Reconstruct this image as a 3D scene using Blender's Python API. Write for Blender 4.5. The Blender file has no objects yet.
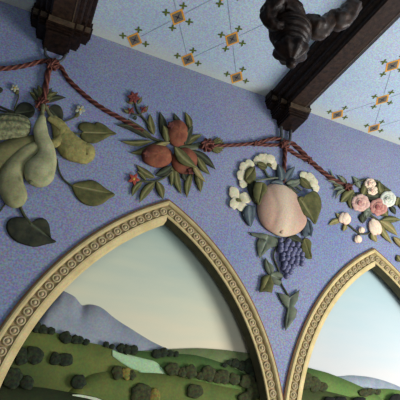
import bpy, bmesh, math, random
from mathutils import Vector, Matrix, noise
from mathutils.geometry import delaunay_2d_cdt
random.seed(7)
SC = bpy.context.scene
COL = SC.collection
PI = math.pi

# ------------------------------------------------------------------ camera (solved from the photograph's vanishing points)
S, ZA = 1.5, 2.844                      # arch spacing in metres, height of the arch apex
R = ((0.8838944965, -0.0166837915, -0.4673886714),
     (0.2237827405, 0.8926220202, 0.3913402792),
     (0.4106723805, -0.4504970368, 0.7927172357))
F, PX, PY = 478.2556433, 254.4755320, 203.0321405
CX, CY, CZ = -0.45801493 * S, -1.59881303 * S, ZA - 0.82956113 * S
SPR, HALF, RAD = ZA - 0.86464 * S, 0.51749 * S, 0.98118 * S    # spring line, half width, arc radius of the arches
CEIL = ZA + 0.66561 * S

def direction(u, v):
    a, b = (u - PX) / F, (v - PY) / F
    d = [R[0][i] * a + R[1][i] * b + R[2][i] for i in range(3)]
    return Vector((d[0], d[2], -d[1]))
def W(u, v, d=0.0):
    """point of the plane lying d metres in front of the wall face, measured off the photograph"""
    k = direction(u, v)
    t = (-d - CY) / k.y
    return Vector((CX + k.x * t, -d, CZ + k.z * t))

cam = bpy.data.cameras.new('camera')
cam.sensor_width = 36; cam.lens = F / 400 * 36
cam.shift_x = -(PX - 200) / 400; cam.shift_y = (PY - 200) / 400
cam.clip_start = 0.01
co = bpy.data.objects.new('camera', cam); COL.objects.link(co)
rgt = Vector((R[0][0], R[0][2], -R[0][1])); up = -Vector((R[1][0], R[1][2], -R[1][1])); bk = -Vector((R[2][0], R[2][2], -R[2][1]))
co.matrix_world = Matrix(((rgt.x, up.x, bk.x, CX), (rgt.y, up.y, bk.y, CY), (rgt.z, up.z, bk.z, CZ), (0, 0, 0, 1)))
SC.camera = co
SC.view_settings.view_transform = 'Standard'
SC.view_settings.look = 'None'

# ------------------------------------------------------------------ materials
def lin(c):
    return tuple((x / 255 / 12.92 if x <= 10 else ((x / 255 + .055) / 1.055) ** 2.4) for x in c) + (1,)
def paint(name, c1, c2=None, scale=30, cattr=None, rough=.85, bump=.0, speck=.12, spec=.2, contrast=.5):
    """brushed paint: two tones broken up by noise, an optional third tone laid on by the mesh attribute 'mark', fine speckle"""
    m = bpy.data.materials.new(name); m.use_nodes = True
    nt = m.node_tree; N = nt.nodes; L = nt.links
    b = N['Principled BSDF']; b.inputs['Roughness'].default_value = rough
    b.inputs['Specular IOR Level'].default_value = spec
    tc = N.new('ShaderNodeTexCoord')
    n1 = N.new('ShaderNodeTexNoise'); n1.inputs['Scale'].default_value = scale; n1.inputs['Detail'].default_value = 5
    L.new(tc.outputs['Object'], n1.inputs['Vector'])
    rp = N.new('ShaderNodeMapRange'); rp.inputs[1].default_value = .5 - contrast / 2 * .6; rp.inputs[2].default_value = .5 + contrast / 2 * .6
    L.new(n1.outputs['Fac'], rp.inputs[0])
    mx = N.new('ShaderNodeMix'); mx.data_type = 'RGBA'
    mx.inputs[6].default_value = lin(c1); mx.inputs[7].default_value = lin(c2 or c1)
    L.new(rp.outputs[0], mx.inputs[0])
    out = mx.outputs[2]
    if cattr:
        at = N.new('ShaderNodeAttribute'); at.attribute_name = 'mark'
        m2 = N.new('ShaderNodeMix'); m2.data_type = 'RGBA'; m2.inputs[7].default_value = lin(cattr)
        L.new(at.outputs['Fac'], m2.inputs[0]); L.new(out, m2.inputs[6]); out = m2.outputs[2]
    if speck:
        n2 = N.new('ShaderNodeTexNoise'); n2.inputs['Scale'].default_value = 105; n2.inputs['Detail'].default_value = 2
        L.new(tc.outputs['Object'], n2.inputs['Vector'])
        r2 = N.new('ShaderNodeMapRange'); r2.data_type = 'FLOAT_VECTOR'
        r2.inputs[7].default_value = (.38, .38, .38); r2.inputs[8].default_value = (.62, .62, .62)
        r2.inputs[9].default_value = (1 - speck,) * 3; r2.inputs[10].default_value = (1 + speck,) * 3
        L.new(n2.outputs['Color'], r2.inputs[6])
        m3 = N.new('ShaderNodeMix'); m3.data_type = 'RGBA'; m3.blend_type = 'MULTIPLY'; m3.inputs[0].default_value = 1
        L.new(out, m3.inputs[6]); L.new(r2.outputs[1], m3.inputs[7]); out = m3.outputs[2]
    if bump:
        bp = N.new('ShaderNodeBump'); bp.inputs['Strength'].default_value = bump; bp.inputs['Distance'].default_value = .01
        L.new(n1.outputs['Fac'], bp.inputs['Height']); L.new(bp.outputs[0], b.inputs['Normal'])
    L.new(out, b.inputs['Base Color'])
    return m
def sky_paint(name, top, mid, low, z0, z1):
    m = paint(name, top, top, speck=.05); nt = m.node_tree; N = nt.nodes; L = nt.links
    g = N.new('ShaderNodeNewGeometry'); s = N.new('ShaderNodeSeparateXYZ'); L.new(g.outputs['Position'], s.inputs[0])
    n = N.new('ShaderNodeTexNoise'); n.inputs['Scale'].default_value = 3; n.inputs['Detail'].default_value = 6
    mp = N.new('ShaderNodeMapping'); mp.inputs['Scale'].default_value = (1, 1, 6); mp.inputs['Rotation'].default_value = (0, .12, 0)
    L.new(g.outputs['Position'], mp.inputs[0]); L.new(mp.outputs[0], n.inputs['Vector'])
    a = N.new('ShaderNodeMath'); a.operation = 'MULTIPLY_ADD'; a.inputs[1].default_value = .35; L.new(n.outputs['Fac'], a.inputs[0]); L.new(s.outputs['Z'], a.inputs[2])
    r = N.new('ShaderNodeMapRange'); r.inputs[1].default_value = z0 + .17; r.inputs[2].default_value = z1 + .17; L.new(a.outputs[0], r.inputs[0])
    cr = N.new('ShaderNodeValToRGB'); cr.color_ramp.elements[0].color = lin(low); cr.color_ramp.elements[1].color = lin(top)
    e = cr.color_ramp.elements.new(.45); e.color = lin(mid)
    L.new(r.outputs[0], cr.inputs[0]); L.new(cr.outputs[0], N['Principled BSDF'].inputs['Base Color'])
    return m

M = {}
M['wall'] = paint('blue_wall_paint', (118, 132, 165), (142, 144, 165), 1.6, speck=.3, contrast=.8, rough=.8)
M['ceiling'] = paint('pale_blue_ceiling_paint', (170, 192, 212), (182, 198, 212), 2.5, speck=.2)
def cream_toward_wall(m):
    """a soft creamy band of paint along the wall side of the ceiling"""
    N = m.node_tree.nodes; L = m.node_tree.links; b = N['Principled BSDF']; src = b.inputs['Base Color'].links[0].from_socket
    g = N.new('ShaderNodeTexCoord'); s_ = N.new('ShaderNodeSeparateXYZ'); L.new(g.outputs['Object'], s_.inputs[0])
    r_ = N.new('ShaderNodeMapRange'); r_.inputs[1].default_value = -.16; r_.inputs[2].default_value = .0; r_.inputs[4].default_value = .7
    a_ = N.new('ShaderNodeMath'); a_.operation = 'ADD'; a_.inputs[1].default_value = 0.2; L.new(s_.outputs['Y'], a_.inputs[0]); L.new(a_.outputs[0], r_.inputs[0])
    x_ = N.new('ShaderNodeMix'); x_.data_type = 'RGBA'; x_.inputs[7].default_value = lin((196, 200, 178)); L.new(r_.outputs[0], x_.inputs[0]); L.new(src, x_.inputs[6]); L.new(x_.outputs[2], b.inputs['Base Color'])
M['ceiling_edge'] = paint('ceiling_edge_paint', (178, 192, 186), (186, 200, 192), 6, speck=.05)
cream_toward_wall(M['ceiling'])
M['line'] = paint('stencil_line_paint', (128, 140, 160), speck=.05)
M['orange'] = paint('orange_stencil_paint', (218, 150, 52), (228, 168, 74), 40)
M['stone'] = paint('grey_stencil_paint', (100, 100, 98), (124, 114, 94), 60)
M['ink'] = paint('dark_stencil_paint', (48, 44, 56), speck=0)
M['stencil_leaf'] = paint('stencil_green_paint', (72, 96, 44), (104, 110, 44), 80)
M['wood'] = paint('dark_carved_oak', (18, 12, 9), (42, 28, 20), 45, rough=.45, bump=.3, spec=.22)
M['wood_light'] = paint('lighter_oak_face', (34, 24, 17), (58, 41, 30), 38, rough=.5, bump=.3, spec=.4)  # lighter oak: paints the light on the beam underside; also the pendant arm
M['wood_lit'] = paint('lit_oak_edge', (92, 78, 60), (66, 54, 42), 40, rough=.45, spec=.5)  # pale oak tone standing in for light on caps and beam edge
M['iron'] = paint('grey_iron', (74, 78, 78), (52, 52, 50), 60, rough=.5, spec=.5)
M['rope'] = paint('red_brown_cord', (50, 25, 21), (70, 36, 31), 60, cattr=(140, 86, 72), rough=.7)  # third tone paints a highlight along the strand crests
M['cream'] = paint('cream_stone_paint', (204, 186, 136), (188, 170, 120), 14, speck=.08)
M['tan'] = paint('tan_stone_paint', (172, 156, 112), (190, 174, 126), 16, speck=.08)
M['bead_bed'] = paint('shaded_stone_paint', (140, 122, 86), (158, 140, 102), 30)
M['bead'] = paint('grey_bead_paint', (164, 148, 112), (182, 166, 128), 40, cattr=(120, 104, 74))
M['brown_line'] = paint('brown_outline_paint', (112, 80, 54), (128, 94, 66), 30)
M['reveal_dark'] = paint('shaded_reveal_paint', (66, 64, 48), (80, 78, 58), 20)  # shade of the right-hand reveal put into its colour
M['sky_a'] = sky_paint('painted_sky_green_to_cream', (166, 188, 178), (202, 206, 182), (226, 212, 180), 1.95, 2.7)
M['sky_b'] = sky_paint('painted_sky_pale_blue', (166, 190, 194), (182, 194, 196), (196, 196, 194), 1.95, 2.6)
M['mountain'] = paint('blue_grey_mountain_paint', (112, 124, 138), (146, 150, 156), 7, cattr=(166, 174, 182), contrast=.9)
M['mountain_far'] = paint('pale_blue_hill_paint', (140, 152, 162), (158, 168, 174), 12)
M['grass'] = paint('meadow_green_paint', (76, 100, 50), (112, 114, 58), 9, cattr=(44, 56, 32), contrast=.9)
M['grass_bright'] = paint('bright_meadow_paint', (80, 118, 58), (110, 128, 66), 9, cattr=(52, 78, 42), contrast=.8)
M['grass_far'] = paint('faded_hill_paint', (112, 128, 80), (134, 142, 98), 9, cattr=(104, 124, 76))
M['grass_dark'] = paint('shaded_meadow_paint', (52, 62, 34), (72, 82, 42), 10, cattr=(28, 34, 22), contrast=.9)
M['field'] = paint('pale_field_paint', (150, 186, 140), (166, 192, 152), 12)
M['path'] = paint('pale_path_paint', (196, 206, 178), (180, 188, 160), 20)
M['tree'] = paint('tree_foliage_paint', (36, 42, 26), (72, 74, 42), 70, contrast=.7, speck=.25)
M['tree_dark'] = paint('dark_tree_foliage_paint', (26, 32, 24), (46, 54, 34), 70, speck=.25)
M['tree_gold'] = paint('yellowing_tree_paint', (96, 96, 44), (130, 116, 58), 70, speck=.25)
M['black'] = paint('black_foliage_paint', (16, 18, 16), (26, 28, 24), 60)
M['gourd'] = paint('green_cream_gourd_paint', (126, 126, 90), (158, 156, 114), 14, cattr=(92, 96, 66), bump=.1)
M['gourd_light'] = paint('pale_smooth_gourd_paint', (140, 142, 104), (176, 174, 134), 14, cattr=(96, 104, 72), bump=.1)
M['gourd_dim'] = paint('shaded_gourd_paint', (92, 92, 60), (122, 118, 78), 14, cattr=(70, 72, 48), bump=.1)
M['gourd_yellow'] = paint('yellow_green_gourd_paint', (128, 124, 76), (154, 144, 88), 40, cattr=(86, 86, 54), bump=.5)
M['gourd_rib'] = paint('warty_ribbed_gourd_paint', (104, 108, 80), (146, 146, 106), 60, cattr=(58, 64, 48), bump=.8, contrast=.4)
M['gourd_stem'] = paint('gourd_stem_paint', (118, 118, 84), (90, 90, 62), 60)
M['leaf'] = paint('olive_leaf_paint', (72, 74, 44), (98, 96, 58), 24, cattr=(136, 132, 90))
M['leaf_dark'] = paint('dark_leaf_paint', (40, 44, 36), (60, 62, 46), 24, cattr=(86, 94, 72))
M['leaf_blue'] = paint('blue_green_leaf_paint', (54, 66, 76), (80, 90, 94), 24, cattr=(116, 128, 128))
M['leaf_grey'] = paint('grey_green_leaf_paint', (82, 90, 78), (106, 112, 92), 24, cattr=(140, 148, 130))
M['leaf_gold'] = paint('golden_olive_leaf_paint', (116, 112, 70), (140, 126, 82), 24, cattr=(170, 156, 110))
M['stem'] = paint('stem_paint', (60, 66, 48), (78, 80, 58), 40)
M['white'] = paint('white_blossom_paint', (168, 168, 150), (144, 146, 128), 60)
M['yellow'] = paint('yellow_centre_paint', (190, 160, 70), (170, 140, 60), 60)
M['cream_flower'] = paint('cream_blossom_paint', (216, 210, 182), (198, 192, 156), 40, cattr=(146, 142, 104))
M['pome'] = paint('pomegranate_paint', (104, 56, 44), (146, 92, 66), 22, cattr=(70, 38, 38), contrast=.8)
M['pome_crown'] = paint('pomegranate_crown_paint', (78, 44, 42), (112, 66, 56), 50)
M['red'] = paint('red_flower_paint', (146, 64, 56), (170, 84, 66), 60)
M['red_dark'] = paint('dull_red_bud_paint', (104, 50, 50), (128, 66, 58), 60)
M['peach'] = paint('pink_peach_paint', (172, 138, 120), (188, 158, 136), 9, cattr=(204, 186, 160), contrast=.6)
M['peach_nub'] = paint('peach_nub_paint', (186, 158, 130), speck=.1)
M['grape'] = paint('blue_grape_paint', (72, 74, 104), (92, 92, 122), 40, cattr=(132, 136, 162), rough=.5, spec=.4)
M['rose_pink'] = paint('pink_rose_paint', (192, 154, 142), (212, 180, 162), 40, cattr=(168, 96, 96))
M['rose_deep'] = paint('deep_pink_rose_paint', (176, 118, 108), (194, 148, 132), 40, cattr=(146, 60, 70))
M['rose_white'] = paint('white_rose_paint', (216, 216, 200), (200, 202, 182), 40, cattr=(128, 140, 120))
M['rose_cream'] = paint('cream_rose_paint', (222, 196, 172), (230, 212, 186), 40, cattr=(186, 134, 120))
M['floor'] = paint('plain_floor_boards', (120, 100, 80), (100, 84, 66), 6)

# ------------------------------------------------------------------ object helpers
def tag(o, label=None, cat=None, group=None, kind=None):
    if label: o['label'] = label
    if cat: o['category'] = cat
    if group: o['group'] = group
    if kind: o['kind'] = kind
    return o
def thing(name, label, cat, loc, group=None):
    o = bpy.data.objects.new(name, None); COL.objects.link(o)
    o.location = loc; o.empty_display_size = .02
    o['origin'] = [loc[0], loc[1], loc[2]]
    return tag(o, label, cat, group)
class Geo:
    """collects vertices, faces, a per-vertex mark and a per-face material index; build() links it as ONE mesh object"""
    def __init__(s): s.v = []; s.f = []; s.m = []; s.mi = []
    def add(s, verts, faces, mark=None, mi=0):
        o = len(s.v); s.v += [Vector(v) for v in verts]; s.m += list(mark or [0] * len(verts))
        s.f += [[i + o for i in f] for f in faces]; s.mi += [mi] * len(faces)
        return s
    def build(s, name, mats, parent=None, smooth=True, label=None, solid=True):
        if not isinstance(mats, (list, tuple)): mats = [mats]
        wo = Vector((0, 0, 0)); p = parent; base = None
        if parent is None:
            xs = [v.x for v in s.v]; ys = [v.y for v in s.v]; zs = [v.z for v in s.v]
            base = Vector(((min(xs) + max(xs)) / 2, max(ys), min(zs)))
            wo = base
        else:
            while p is not None:
                wo = wo + p.location; p = p.parent
        me = bpy.data.meshes.new(name)
        me.from_pydata([v - wo for v in s.v], [], s.f)
        for m in mats: me.materials.append(m)
        for i, p in enumerate(me.polygons): p.material_index = s.mi[i]; p.use_smooth = smooth
        a = me.attributes.new('mark', 'FLOAT', 'POINT'); a.data.foreach_set('value', [float(x) for x in s.m])
        bm = bmesh.new(); bm.from_mesh(me)
        if solid: bmesh.ops.recalc_face_normals(bm, faces=bm.faces)
        bm.to_mesh(me); bm.free()
        o = bpy.data.objects.new(name, me); COL.objects.link(o)
        if parent is not None: o.parent = parent
        else: o.location = base
        if label: o['label'] = label
        return o
def solo(g, name, mat, label, cat, group=None, smooth=True):
    return tag(g.build(name, mat, smooth=smooth), label, cat, group)

def spline(pts, n=8, closed=False):
    P = [Vector(p) for p in pts]; out = []
    m = len(P)
    rng = range(m if closed else m - 1)
    for i in rng:
        if closed: a, b, c, d = P[i - 1], P[i], P[(i + 1) % m], P[(i + 2) % m]
        else: a, b, c, d = P[max(i - 1, 0)], P[i], P[i + 1], P[min(i + 2, m - 1)]
        for k in range(n):
            t = k / n
            out.append(.5 * ((2 * b) + (c - a) * t + (2 * a - 5 * b + 4 * c - d) * t * t + (3 * b - a - 3 * c + d) * t ** 3))
    if not closed: out.append(P[-1])
    return out
def box(g, x0, x1, y0, y1, z0, z1, mi=0):
    v = [(x, y, z) for x in (x0, x1) for y in (y0, y1) for z in (z0, z1)]
    g.add(v, [(0, 1, 3, 2), (4, 6, 7, 5), (0, 4, 5, 1), (2, 3, 7, 6), (0, 2, 6, 4), (1, 5, 7, 3)], mi=mi); return g

def sweep(g, path, rad, d, flat=1.0, nth=14, n=8, lobes=0, lobe_amp=0, twist=0, cap=True, mark=None, wob=0):
    """rounded body swept along a path traced on the wall; rad in traced units per path point; flat squeezes its relief"""
    pts = spline([(p[0], p[1], 0) for p in path], n)
    if isinstance(rad, (int, float)): rad = [rad] * len(path)
    rr = [v.x for v in spline([(r, 0, 0) for r in rad], n)]
    st = []                                            # (centre, radius)
    if cap:
        t0 = (pts[0] - pts[1]).normalized(); t1 = (pts[-1] - pts[-2]).normalized()
        for k in range(1, 5):
            a = PI / 2 * (1 - k / 5); st.append((pts[0] + t0 * rr[0] * math.sin(a), rr[0] * math.cos(a)))
        st += list(zip(pts, rr))
        for k in range(4, 0, -1):
            a = PI / 2 * (1 - k / 5); st.append((pts[-1] + t1 * rr[-1] * math.sin(a), rr[-1] * math.cos(a)))
    else: st = list(zip(pts, rr))
    V = []; MK = []; Fc = []; acc = 0
    for i, (c, r) in enumerate(st):
        a = st[max(i - 1, 0)][0]; b = st[min(i + 1, len(st) - 1)][0]
        if i: acc += (c - st[i - 1][0]).length
        t = (b - a)
        if t.length < 1e-6: t = Vector((1, 0, 0))
        t.normalize(); nn = Vector((-t.y, t.x, 0))
        P = W(c.x, c.y, d); Q = W(c.x + nn.x * max(r, .05), c.y + nn.y * max(r, .05), d); e = Q - P; el = e.length
        for k in range(nth):
            th = 2 * PI * k / nth; s = 1
            mk = 0
            if lobes:
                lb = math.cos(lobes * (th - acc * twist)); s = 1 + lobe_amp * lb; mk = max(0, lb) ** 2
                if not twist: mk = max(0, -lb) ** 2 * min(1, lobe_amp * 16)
            if wob: s *= 1 + wob * noise.noise(Vector((acc * .35, math.cos(th) * 2, math.sin(th) * 2)))
            V.append(P + e * math.cos(th) * s + Vector((0, -1, 0)) * el * flat * math.sin(th) * s)
            MK.append(mk if mark is None else mark(i / len(st), th))
        if i:
            o = (i - 1) * nth
            for k in range(nth):
                k2 = (k + 1) % nth; Fc.append((o + k, o + k2, o + nth + k2, o + nth + k))
    Fc.append(tuple(range(nth))); L0 = (len(st) - 1) * nth; Fc.append(tuple(range(L0, L0 + nth)))
    return g.add(V, Fc, MK)
def stem(g, path, r, d, n=6): return sweep(g, path, r, d, 1, 6, n)
ROPE_N = 7
def rope(g, path, r, d): return sweep(g, path, r * .84, d, 1, 12, ROPE_N, 3, .2, .26 * 2.2 / max(r, 1.2))

def blade(g, base, tip, w, d, bend=0.0, lift=.2, shape='lance', nt=12):
    """a leaf along a bent midrib with a crease down the middle, edges on the plane d, its two halves bulging forward"""
    B, T = Vector((base[0], base[1])), Vector((tip[0], tip[1])); ax = T - B; Ln = ax.length
    nn = Vector((-ax.y, ax.x)) / Ln
    ss = (-1, -.72, -.35, 0, .35, .72, 1); V = []; MK = []; Fc = []
    for i in range(nt + 1):
        t = i / nt
        c = B + ax * t + nn * bend * Ln * math.sin(PI * t)
        if shape == 'lance': hw = w * (math.sin(PI * t ** .85) ** .9 if 0 < t < 1 else 0)
        else: hw = w * (math.sin(PI * t ** .6) ** .75 if 0 < t < 1 else 0)
        hw = max(hw, .12)
        sc = (W(c.x + 1, c.y, d) - W(c.x, c.y, d)).length
        for s in ss:
            p = c + nn * hw * s
            h = lift * hw * sc * (math.sin(PI * min(1, abs(s)) ** .8) * .9 + .18 * (1 - abs(s)))
            V.append(W(p.x, p.y, d) + Vector((0, -h - (0 if abs(s) == 1 else .0015), 0)))
            MK.append(1 if s == 0 else 0)
    k = len(ss)
    for i in range(nt):
        for j in range(k - 1): Fc.append((i * k + j, i * k + j + 1, (i + 1) * k + j + 1, (i + 1) * k + j))
        Fc.append((i * k, (i + 1) * k, (i + 1) * k + k - 1, i * k + k - 1))
    Fc.append(tuple(range(k))); Fc.append(tuple(nt * k + j for j in range(k)))
    return g.add(V, Fc, MK)
def leaf_outline(g, outline, base, tip, d, lift=.008, n=4, smooth=True, sag=.0):
    """a broad or lobed leaf from its outline, bulging between a creased midrib and its rim"""
    O = spline([(p[0], p[1], 0) for p in outline], n, True) if smooth else [Vector((p[0], p[1], 0)) for p in outline]
    B = Vector((base[0], base[1], 0)); T = Vector((tip[0], tip[1], 0)); ax = T - B; L2 = ax.length_squared
    ks = (0, .12, .4, .7, .9, 1); V = []; MK = []; Fc = []
    for o in O:
        t = min(1, max(0, (o - B).dot(ax) / L2)); m = B + ax * (t * .92 + .02)
        for k in ks:
            p = m.lerp(o, k); h = lift * (.25 * (1 - k) + math.sin(PI * min(1, k * 1.0)) ** .8 if 0 < k < 1 else .25 * (1 - k))
            V.append(W(p.x, p.y, d) + Vector((0, -h, 0))); MK.append(1 if k == 0 else 0)
    K = len(ks); n_ = len(O)
    for i in range(n_):
        j = (i + 1) % n_
        for k in range(K - 1): Fc.append((i * K + k, i * K + k + 1, j * K + k + 1, j * K + k))
    Fc.append(tuple(i * K + K - 1 for i in range(n_)))
    return g.add(V, Fc, MK)
def ell(cx, cy, rx, ry, rot=0, n=20, wob=0, seed=0):
    out = []; c, s = math.cos(rot), math.sin(rot)
    for i in range(n):
        a = 2 * PI * i / n; k = 1 + (wob * noise.noise(Vector((math.cos(a) * 1.7 + seed * 3.1, math.sin(a) * 1.7, seed))) if wob else 0)
        x, y = rx * k * math.cos(a), ry * k * math.sin(a); out.append((cx + x * c - y * s, cy + x * s + y * c))
    return out
def puff(g, outline, d, depth, nr=7, centre=None, fn=None, mark=None, bumpy=0, seed=0, bf=8):
    """a rounded relief body inside an outline: rim on the plane d, domed forward by depth; fn adds creases"""
    c = Vector((sum(p[0] for p in outline) / len(outline), sum(p[1] for p in outline) / len(outline))) if centre is None else Vector(centre)
    n = len(outline); V = []; MK = []; Fc = []
    for r in range(nr):
        a = PI / 2 * (1 - r / nr); k = math.sin(a)
        for i, p in enumerate(outline):
            q = c + (Vector((p[0], p[1])) - c) * k
            h = depth * math.cos(a); th = 2 * PI * i / n
            if fn: h += fn(th, k)
            if bumpy and r > 0: h += bumpy * noise.noise(Vector((math.cos(th) * k * bf / 3 + seed * 7, math.sin(th) * k * bf / 3, seed)))
            V.append(W(q.x, q.y, d) + Vector((0, -max(h, 0), 0))); MK.append(mark(th, k) if mark else 0)
    V.append(W(c.x, c.y, d) + Vector((0, -depth - (fn(0, 0) if fn else 0), 0))); MK.append(mark(0, 0) if mark else 0)
    for r in range(nr - 1):
        for i in range(n):
            j = (i + 1) % n; Fc.append((r * n + i, r * n + j, (r + 1) * n + j, (r + 1) * n + i))
    for i in range(n): Fc.append(((nr - 1) * n + i, (nr - 1) * n + (i + 1) % n, len(V) - 1))
    Fc.append(tuple(range(n)))
    return g.add(V, Fc, MK)
def at(p, d=0): return W(p[0], p[1], d)

# ------------------------------------------------------------------ the room: wall with two arched openings, ceiling, floor
AX = (0.0, S)                                     # arch centre lines
def arch_pts(x0, d, zb, n=40):
    """outline of the pointed arch set in by d: up the left jamb, over the apex, down the right jamb"""
    r = RAD - d; c = RAD - HALF; tm = math.acos(c / r); L = [(-(HALF - d), zb)]
    for i in range(n + 1):
        a = tm * i / n; L.append((c - r * math.cos(a), SPR + r * math.sin(a)))
    return [(x0 + x, z) for x, z in L] + [(x0 - x, z) for x, z in reversed(L[:-1])]
ZB = 0.95
def wall_mesh():
    X0, X1 = -3.2, 4.6
    vs = [Vector(p) for p in ((X0, 0), (X1, 0), (X1, CEIL), (X0, CEIL))]; ed = [(0, 1), (1, 2), (2, 3), (3, 0)]
    loops = []
    for x0 in AX:
        pts = arch_pts(x0, .05, ZB, 24); o = len(vs); vs += [Vector(p) for p in pts]
        ed += [(o + i, o + (i + 1) % len(pts)) for i in range(len(pts))]; loops.append(pts)
    ov, oe, of, *_ = delaunay_2d_cdt(vs, ed, [], 1, 1e-6)
    def inside(p, poly):
        c = False
        for i in range(len(poly)):
            a, b = poly[i], poly[i - 1]
            if (a[1] > p[1]) != (b[1] > p[1]) and p[0] < (b[0] - a[0]) * (p[1] - a[1]) / (b[1] - a[1]) + a[0]: c = not c
        return c
    fs = []
    for f in of:
        m = sum((ov[i] for i in f), Vector((0, 0))) / len(f)
        if not any(inside(m, l) for l in loops): fs.append(list(f))
    g = Geo(); g.add([(v.x, 0, v.y) for v in ov], fs); return g
w = wall_mesh().build('wall_back', M['wall'], smooth=False, solid=False); tag(w, kind='structure')
for p in w.data.polygons: pass
g = Geo(); box(g, -3.2, 4.6, -5.0, .2, CEIL, CEIL + .12); ceiling = g.build('ceiling', M['ceiling'], smooth=False); tag(ceiling, kind='structure')
g = Geo(); box(g, -3.2, 4.6, -5.0, .2, -.1, 0); tag(g.build('floor', M['floor'], smooth=False), kind='structure')

# stencilled ceiling: pale border along the wall, lozenges joined by thin lines
g = Geo(); zc = CEIL - .0015
STEP, ROW = .3545, .300
def motif(x, y):
    g = Geo(); z = zc
    def poly(pts, mi, dz): g.add([(x + a, y + b, z - dz) for a, b in pts] , [tuple(range(len(pts)))], mi=mi)
    ax, ay = .049, .072
    poly([(-ax, 0), (0, -ay), (ax, 0), (0, ay)], 0, 0)
    k = .74; poly([(-ax * k, 0), (0, -ay * k), (ax * k, 0), (0, ay * k)], 1, .0006)
    st = []
    for i in range(16):
        a = 2 * PI * i / 16; r = .5 if i % 4 == 0 else (.1 if i % 2 == 0 else .17); st.append((ax * .95 * r * math.cos(a), ay * .95 * r * math.sin(a)))
    poly(st, 2, .0012)
    for dx, dy in ((1, 0), (-1, 0), (0, 1), (0, -1)):
        cx, cy = dx * .072, dy * .093
        if y + cy > -.012: continue
        lf = []
        for i in range(24):
            a = 2 * PI * i / 24; r = .023 * (.3 + .7 * abs(math.cos(2 * a + .6)) ** 2) ; lf.append((cx + (r * math.cos(a)) * dx - r * math.sin(a) * dy, cy + 1.25 * (r * math.cos(a) * dy + r * math.sin(a) * dx)))
        poly(lf, 3, .0004)
    return g.build('stencil_lozenge', [M['orange'], M['stone'], M['ink'], M['stencil_leaf']], ceiling, smooth=False, solid=False)
lat = set(); gl = Geo()
for bx0, xlo, xhi in ((.004, -.42, .42), (1.2075, 1.1, 2.0)):
    pts = {}
    for r in range(7):
        for k in range(-4, 5):
            x = bx0 + k * STEP + (STEP / 2 if r % 2 else 0); y = -.08 - r * ROW
            if xlo < x < xhi: pts[(r, 2 * k + (r % 2))] = (x, y)
    for (r, k), (x, y) in pts.items():
        if bx0 > -1: motif(x, y)
        for dk in (-1, 1):
            if (r + 1, k + dk) in pts:
                x2, y2 = pts[(r + 1, k + dk)]
                d = Vector((x2 - x, y2 - y)).normalized(); n = Vector((-d.y, d.x)) * .0011
                a = Vector((x, y)) + d * .052; b = Vector((x2, y2)) - d * .052
                gl.add([(a.x + n.x, a.y + n.y, zc), (a.x - n.x, a.y - n.y, zc), (b.x - n.x, b.y - n.y, zc), (b.x + n.x, b.y + n.y, zc)], [(0, 1, 2, 3)])
gl.build('stencil_lines', M['line'], ceiling, smooth=False, solid=False)

# ------------------------------------------------------------------ beams on stepped corbels
def make_beam(xc, label):
    t = thing('ceiling_beam', label, 'beam', (xc, -2.5, CEIL - .14))
    prof = [(.155, 0), (.155, .03), (.148, .036), (.13, .04), (.128, .058), (.118, .066), (.1, .07), (.098, .095), (.09, .104), (.07, .108), (.066, .13), (.058, .137)]
    pr = [(-w_, d_) for w_, d_ in prof] + [(w_, d_) for w_, d_ in reversed(prof)]
    g = Geo(); n = len(pr)
    V = [(xc + a, y, CEIL - b) for y in (-.004, -4.9) for a, b in pr]
    g.add(V, [(i, i + 1, n + i + 1, n + i) for i in range(n - 1)] + [tuple(range(n)), tuple(range(n, 2 * n))])
    for i, p in enumerate(g.f): pass
    mid = len(prof) - 1; g.mi[mid] = 1
    g.build('moulded_beam', [M['wood'], M['wood_light']], t, smooth=False)
    g = Geo()
    for s in (-1,): pass
    box(g, xc + .05, xc + .056, -4.9, -.13, CEIL - .1395, CEIL - .1365); g.build('edge_highlight', M['wood_lit'], t, smooth=False)  # thin pale strip drawing the highlight along the beam's lower edge
    # corbel: three stepped blocks against the wall, each with grooved lips at its foot and a cap near its top coloured as if lit
    cb = Geo(); cp = Geo()
    for hw, top, bot, dp, lug in ((.165, 0, .105, .085, .05), (.122, .0, .175, .135, .098), (.074, .0, .24, .175, .142)):
        box(cb, xc - hw, xc + hw, -dp, -.0005, CEIL - bot + .052, CEIL - top)
        for q in range(3):
            k = .0055 * q; b = bot - .052 + .0175 * q
            box(cb, xc - hw + k + .006, xc + hw - k - .006, -dp + k + .006, -.0005, CEIL - b - .006, CEIL - b)
            box(cb, xc - hw + k, xc + hw - k, -dp + k, -.0005, CEIL - b - .0175, CEIL - b - .006)
        box(cb, xc - hw - .005, xc + hw + .005, -dp - .006, -.0005, CEIL - lug - .004, CEIL - lug + .006)
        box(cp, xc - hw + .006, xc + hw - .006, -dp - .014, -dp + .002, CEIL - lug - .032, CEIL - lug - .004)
    cb.build('corbel', M['wood'], t, smooth=False)
    cp.build('corbel_cap', M['wood_lit'], t, smooth=False)
    return t
make_beam(-.768, 'dark moulded oak ceiling beam at upper left above the gourd bunch')
make_beam(.793, 'dark moulded oak ceiling beam running diagonally to the upper right corner')

def hook(path, label, d=.02):
    g = Geo(); sweep(g, path, 1.5, d, .8, 8, 8)
    solo(g, 'hanging_ring', M['iron'], label, 'ring')
hook([(45, 49), (45.5, 54), (49, 58.5), (55, 61), (61, 60.5), (64.5, 56.5), (66, 53)], 'dull iron ring under the left beam end holding the knotted cord')
hook([(281, 126), (281.4, 134), (282.5, 142), (286, 145.5), (289.4, 142), (290.3, 134), (290.6, 129)], 'grey iron ring under the right beam end holding the knotted cord')

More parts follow.
